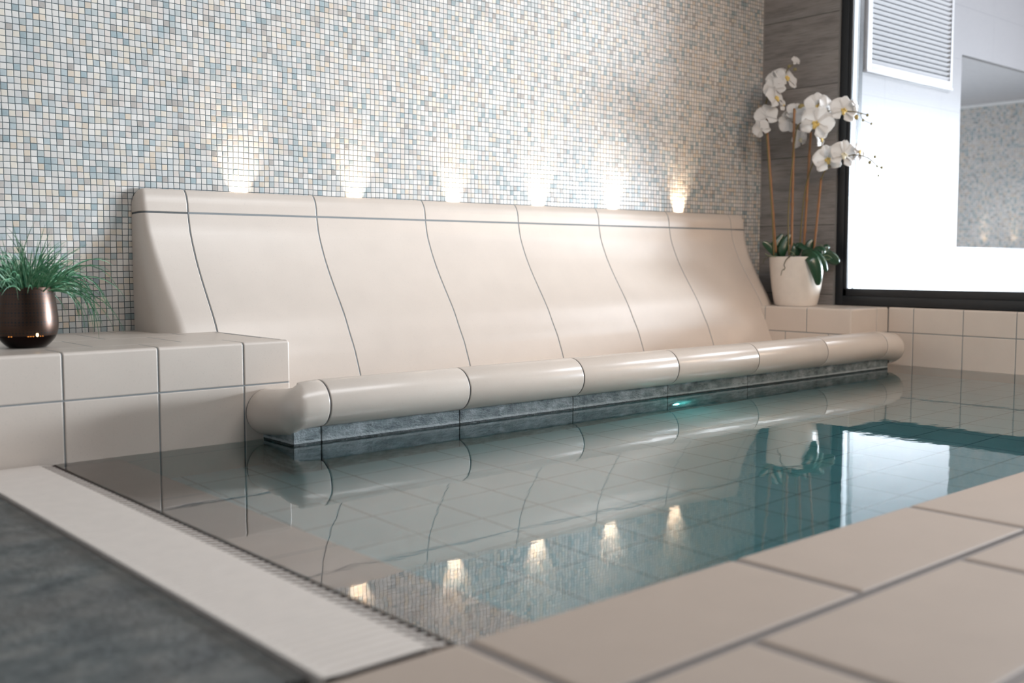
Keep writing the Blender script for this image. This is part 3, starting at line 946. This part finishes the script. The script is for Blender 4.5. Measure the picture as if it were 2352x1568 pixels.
stem([c4(284, 1230, .06), c4(279, 1000, .06), c4(296, 780, .06), c4(316, 580, .07), c4(335, 480, .09), c4(385, 445, .13), c4(455, 408, .17), c4(520, 390, .19), c4(600, 392, .22), c4(660, 396, .23), c4(700, 405, .23), c4(740, 414, .22)])
stem([c4(344, 1230, .02), c4(358, 1020, .02), c4(378, 850, .03), c4(410, 730, .05), c4(455, 630, .08), c4(490, 545, .10), c4(510, 485, .11), c4(522, 458, .11)])
stem([c4(472, 790, .06), c4(488, 748, .08), c4(520, 715, .12), c4(570, 680, .16), c4(640, 650, .20), c4(700, 650, .22), c4(755, 672, .22), c4(795, 710, .22), c4(822, 720, .22)], .0034)
stem([c4(700, 405, .23), c4(712, 440, .22), c4(762, 466, .22)], .0018)
stem([c4(795, 710, .22), c4(806, 740, .22), c4(803, 768, .22)], .0012)
stem([c4(740, 664, .22), c4(760, 650, .22), c4(784, 658, .22)], .0012)
M_BUD = simple('olive_bud', (.26, .22, .10), .5)
for (x, y, r) in ((740, 416, .0085), (715, 445, .0075), (763, 466, .0065), (676, 428, .013), (784, 658, .008), (753, 690, .010), (795, 712, .006), (823, 720, .008), (803, 768, .006)):
    bm = bmesh.new(); c = oq(*cr4(x, y), .225); ball(bm, c, r * .85, r * .85, r, seg_n=12); obj('bud', bm, M_BUD if r < .012 else simple('yellow_bud', (.42, .32, .12), .5), orch)
for (x, y, r, d) in ((285, 132, .010, .0), (318, 150, .010, -.01), (357, 368, .018, .0)):
    bm = bmesh.new(); c = oq(*cr4(x, y), d); ball(bm, c, r, r, r * .9, seg_n=12); obj('bud', bm, M_BUD if r < .015 else simple('yellow_bud', (.42, .32, .12), .5), orch)

kk = N('orchid_petal')
pc = kk.mix(kk.noise(kk.pos(), 25., 3.), (.86, .84, .82), (.92, .90, .89))
bs = kk.t.nodes.new('ShaderNodeBsdfPrincipled'); kk.t.links.new(pc, bs.inputs['Base Color']); bs.inputs['Roughness'].default_value = .6; bs.inputs['Specular IOR Level'].default_value = .25
tr = kk.n('BsdfTranslucent', Color=(.85, .83, .8, 1)); mx = kk.n('MixShader', i0=.33, i1=bs.outputs[0], i2=tr.outputs[0]); kk.t.links.new(mx.outputs[0], kk.out.inputs[0])
M_PETAL = kk.m
M_LIP = simple('yellow_lip', (.72, .52, .16), .5)
M_LIPW = simple('cream_lip', (.80, .74, .55), .5)
def petal(bm, M, ang, L, W, cup, back, rn, mi=0):
    """ovate petal in local plane (x right, y up, z to viewer)"""
    nu, nv = 9, 7; g = []
    for i in range(nu):
        t = i / (nu - 1)
        w = W * (sin(pi * min(1, t * .93 + .035)) ** .75) * (.55 + .45 * t if t < .5 else 1 - .25 * (t - .5))
        row = []
        for j in range(nv):
            s = (j / (nv - 1) - .5) * 2
            x = s * w; y = t * L
            z = -back * L * t * t + cup * W * (s * s) * .6 + .05 * L * sin(3 * s + rn) * t + .04 * L * sin(5 * t + rn * 2) * s
            X = x * cos(ang) - y * sin(ang); Y = x * sin(ang) + y * cos(ang)
            row.append(bm.verts.new(M @ Vector((X, Y, z))))
        g.append(row)
    for i in range(nu - 1):
        for j in range(nv - 1):
            bm.faces.new([g[i][j], g[i][j + 1], g[i + 1][j + 1], g[i + 1][j]])
def flower(px, py, rpx, dd, yaw=0., pit=0., roll=0., lip=True):
    c = oq(px, py, dd); R = rpx * DEP0 / FPX
    z = (-FW).copy(); x = RT.copy(); y = UP.copy()
    B = Matrix((x, y, z)).transposed()
    E = Matrix.Rotation(radians(yaw), 3, 'Y') @ Matrix.Rotation(radians(-pit), 3, 'X') @ Matrix.Rotation(radians(roll), 3, 'Z')
    M = Matrix.Translation(c) @ (B @ E).to_4x4()
    rn = rnd.uniform(0, 6)
    bm = bmesh.new()
    for a in (0, 128, -128): petal(bm, M @ Matrix.Translation((0, 0, -.002)), radians(a), R * 1.0, R * .43, .25, .12, rn + a)
    for a in (72, -72): petal(bm, M, radians(a), R * 1.02, R * .66, .18, .10, rn + a * .1)
    o = obj('flower', bm, M_PETAL, orch)
    sol = o.modifiers.new('thickness', 'SOLIDIFY'); sol.thickness = .0008
    if lip:
        bm = bmesh.new()
        def bl(lx, ly, lz, a, b_, c_):
            n0 = len(bm.verts)
            r = bmesh.ops.create_uvsphere(bm, u_segments=10, v_segments=6, radius=1)
            for v in r['verts']: v.co = M @ Vector((lx + v.co.x * a, ly + v.co.y * b_, lz + v.co.z * c_))
        bl(0, -R * .20, R * .10, R * .13, R * .20, R * .10); bl(-R * .14, -R * .06, R * .10, R * .08, R * .12, R * .08); bl(R * .14, -R * .06, R * .10, R * .08, R * .12, R * .08); bl(0, R * .04, R * .12, R * .07, R * .09, R * .08)
        l = obj('lip', bm, M_LIP if rnd.random() < .6 else M_LIPW, o)
        l.matrix_parent_inverse = Matrix.Identity(4)
        l.parent = o; l.matrix_parent_inverse = o.matrix_basis.inverted()
        l.matrix_parent_inverse = Matrix.Identity(4); l.location = (0, 0, 0)
    return o
F = [(630, 190, 52, .0, 25, 15, 10, False), (520, 385, 135, .02, 25, 25, -10, True), (400, 395, 105, .03, -35, 15, 20, False), (385, 500, 112, .04, -20, -10, 30, False), (400, 610, 125, .06, 35, 20, 15, True),
     (480, 690, 58, .02, 40, 0, 80, True), (290, 810, 122, .04, -25, 5, 10, False), (235, 960, 95, .03, -35, -20, 25, False),
     (545, 870, 118, -.02, -30, 10, 70, False), (640, 775, 115, -.01, 10, 15, -20, True), (670, 1075, 100, -.01, 30, -10, 30, True), (720, 820, 105, .05, -20, 0, 40, False),
     (880, 700, 140, .15, 0, 5, 0, True), (980, 720, 115, .17, 30, 10, -30, False), (860, 890, 168, .19, -28, -8, -25, True), (905, 1060, 112, .12, 55, 5, 10, True),
     (1165, 745, 140, .22, 5, 0, -12, True), (1298, 690, 62, .23, 45, 5, -60, False),
     (985, 1300, 142, .15, -12, 0, 12, True), (1165, 1245, 142, .20, 12, 0, -10, True), (1345, 1215, 84, .22, 40, 0, -40, True), (1050, 1200, 60, .14, 0, 20, 0, False)]
for x, y, r, d, yw, pt, rl, lp in F:
    flower(*cr5(x, y), r / 4.9 * 1.13, d, yw, pt, rl, lp)
kk = N('orchid_leaf')
lc = kk.mix(kk.noise(kk.pos(), 18., 3.), (.007, .032, .014), (.018, .075, .034))
M_LEAF = kk.pbr(lc, .30, spec=.55, coat=.25)
def leaf(pts, W, twist=0., dark=False):
    """strap leaf along points given in the close-up's frame, with a folded midrib"""
    P = poly3([oq(*cr6(q[0], q[1]), q[2]) for q in pts], 6)
    n = len(P); bm = bmesh.new(); g = []
    for i, p in enumerate(P):
        t = i / (n - 1)
        tg = (P[min(n - 1, i + 1)] - P[max(0, i - 1)]).normalized()
        face = (-FW * cos(twist) + UP * sin(twist))
        s = tg.cross(face).normalized(); nn = s.cross(tg)
        w = W * (sin(pi * (t * .90 + .08)) ** .6)
        row = []
        for j in range(7):
            q = (j / 6 - .5) * 2
            row.append(bm.verts.new(p + s * (q * w) + nn * (-.22 * w * q * q + .05 * w)))
        g.append(row)
    for i in range(n - 1):
        for j in range(6): bm.faces.new([g[i][j], g[i][j + 1], g[i + 1][j + 1], g[i + 1][j]])
    o = obj('leaf', bm, M_LEAF, orch); m = o.modifiers.new('thickness', 'SOLIDIFY'); m.thickness = .0022
def lf(*a, **k): leaf(*a, **k)
lf([(860, 600, .09), (960, 590, .13), (1040, 660, .165), (1100, 800, .17), (1130, 960, .165), (1135, 1105, .155)], .0350, .1)
lf([(900, 590, .08), (1000, 560, .115), (1100, 600, .135), (1190, 690, .14), (1245, 800, .135), (1270, 885, .13)], .0235, .3)
lf([(780, 620, .05), (820, 520, .06), (830, 440, .07), (930, 500, .09), (1050, 520, .10)], .018, .5)
lf([(1000, 590, .05), (1080, 540, .07), (1150, 500, .08), (1210, 530, .085), (1195, 600, .09)], .020, .6)
lf([(1080, 640, .03), (1200, 600, .03), (1330, 640, .03), (1420, 710, .03), (1465, 750, .03)], .030, -.3)
lf([(560, 640, .04), (560, 540, .05), (600, 420, .05), (650, 330, .05), (690, 270, .05)], .024, .2)
lf([(520, 640, .02), (470, 560, .02), (430, 470, .02), (500, 360, .02), (560, 270, .02)], .026, .2)
lf([(440, 620, .02), (370, 520, .02), (300, 450, .02), (225, 400, .02)], .020, -.2)
lf([(700, 640, .06), (740, 560, .06), (750, 480, .06), (720, 410, .05)], .016, .2)
lf([(960, 620, .02), (980, 520, .02), (1000, 430, .02), (1050, 360, .02)], .022, .1)
lf([(1150, 620, .05), (1230, 540, .05), (1280, 470, .05), (1330, 470, .04)], .018, .4)
M_ROOT = simple('pale_green_root', (.16, .19, .10), .6)
M_ROOTD = simple('brown_root', (.075, .07, .04), .7)
def root(pts, r, m):
    bm = bmesh.new(); tube(bm, poly3([oq(*cr6(a, b), d) for a, b, d in pts], 4), lambda t: r * (1 - .5 * t), 7); obj('aerial_root', bm, m, orch)
root([(720, 610, .10), (660, 640, .142), (610, 690, .145), (575, 770, .145), (592, 825, .142), (545, 865, .14), (525, 945, .138)], .0032, M_ROOTD)
root([(585, 830, .142), (580, 850, .142), (570, 860, .142)], .002, M_ROOTD)
root([(440, 635, .08), (340, 625, .10), (300, 610, .10), (265, 580, .10)], .003, M_ROOT)
root([(370, 630, .08), (290, 650, .09), (250, 690, .09), (235, 750, .09)], .003, M_ROOTD)
root([(1110, 420, .06), (1180, 440, .08), (1230, 490, .08)], .0022, M_ROOT)
root([(1215, 625, .09), (1290, 612, .10), (1360, 660, .10)], .0024, M_ROOT)
root([(1250, 670, .09), (1300, 685, .10), (1330, 672, .10)], .0022, M_ROOT)
root([(1220, 585, .08), (1260, 560, .08), (1280, 530, .08)], .0022, M_ROOT)
root([(665, 545, .09), (730, 580, .10), (760, 630, .10)], .003, M_ROOT)

# ------------------------------------------------------------------ lights
def area(name, loc, target, sx, sy, power, col=(1, 1, 1), spread=180):
    l = bpy.data.lights.new(name, 'AREA'); l.shape = 'RECTANGLE'; l.size = sx; l.size_y = sy; l.energy = power; l.color = col; l.spread = radians(spread)
    o = bpy.data.objects.new(name, l); C.objects.link(o); o.location = loc
    o.rotation_euler = (Vector(target) - Vector(loc)).to_track_quat('-Z', 'Y').to_euler()
    return o
area('daylight_glazing', (10.6, -.5, .85), (1.6, .9, .55), 2.3, 1.4, 330, (.88, .97, 1.08), 62)
area('ceiling_panel', (2.5, 1.1, 2.60), (2.4, 1.4, 0), 2.2, 1.5, 82, (.97, .98, 1.0))
area('next_room_top_fill', (6.6, 1.4, 2.70), (6.4, 2.2, 0), 1.6, .8, 125, (.93, .94, 1.0))  # added unseen fill that lifts the top of the tiled wall
area('next_room_low_fill', (8.6, .9, .2), (6.8, 3.0, .3), 1.4, .5, 34, (.97, .98, 1.0), 110)  # added low fill evening out the bottom of the tiled wall
area('warm_fill', (2.3, -1.2, 2.35), (4.84, 2.7, .8), .7, .7, 12, (1., .76, .56), 80)  # added unseen warm fill for the right wall and its shaded tiles
for i in range(6):
    x = 1.743 + .481 * i
    l = bpy.data.lights.new('bench_uplight', 'SPOT'); l.energy = 62.; l.color = (1., .78, .57); l.spot_size = radians(66); l.spot_blend = 1.; l.shadow_soft_size = .002
    o = bpy.data.objects.new('bench_uplight', l); C.objects.link(o); o.location = (x, 3.4692, .700)
    o.rotation_euler = Vector((0, .02, 1)).to_track_quat('-Z', 'Y').to_euler()
l = bpy.data.lights.new('far_room_fill', 'POINT'); l.energy = 78; l.color = (.88, .95, 1.06); l.shadow_soft_size = .25  # added unseen point fill to brighten the far mosaic and soffit
o = bpy.data.objects.new('far_room_fill', l); C.objects.link(o); o.location = (7.0, 5.2, .9)
for y in (4.29, 4.03):
    l = bpy.data.lights.new('far_uplight', 'SPOT'); l.energy = 1.2; l.color = (1., .72, .45); l.spot_size = radians(60); l.spot_blend = 1.; l.shadow_soft_size = .01
    o = bpy.data.objects.new('far_uplight', l); C.objects.link(o); o.location = (9.26, y, .62)
    o.rotation_euler = Vector((.1, 0, 1)).to_track_quat('-Z', 'Y').to_euler()
l = bpy.data.lights.new('pool_lamp_glow', 'POINT'); l.energy = .35; l.color = (.2, 1., .9); l.shadow_soft_size = 0.
o = bpy.data.objects.new('pool_lamp_glow', l); C.objects.link(o); o.location = (3.12, 2.54, -.19)

w = bpy.data.worlds.new('World'); SC.world = w; w.use_nodes = True
w.node_tree.nodes['Background'].inputs[0].default_value = (.8, .85, .9, 1); w.node_tree.nodes['Background'].inputs[1].default_value = .05

# ------------------------------------------------------------------ camera
cd = bpy.data.cameras.new('camera'); cd.sensor_width = 36; cd.lens = 36 * FPX / 2352; cd.clip_start = .02
cd.dof.use_dof = True; cd.dof.focus_distance = 3.5; cd.dof.aperture_fstop = 2.2
co = bpy.data.objects.new('camera', cd); C.objects.link(co); co.location = CAM
co.rotation_euler = (pi / 2 - PITCH, 0, -YAW)
SC.camera = co
SC.view_settings.view_transform = 'Standard'; SC.view_settings.look = 'None'
SC.view_settings.gamma = 1; SC.view_settings.use_curve_mapping = False
SC.view_settings.exposure = 0.
SC.cycles.use_adaptive_sampling = True; SC.cycles.adaptive_threshold = .025
SC.cycles.max_bounces = 10; SC.cycles.diffuse_bounces = 4; SC.cycles.transmission_bounces = 8; SC.cycles.transparent_max_bounces = 8
SC.cycles.blur_glossy = .3
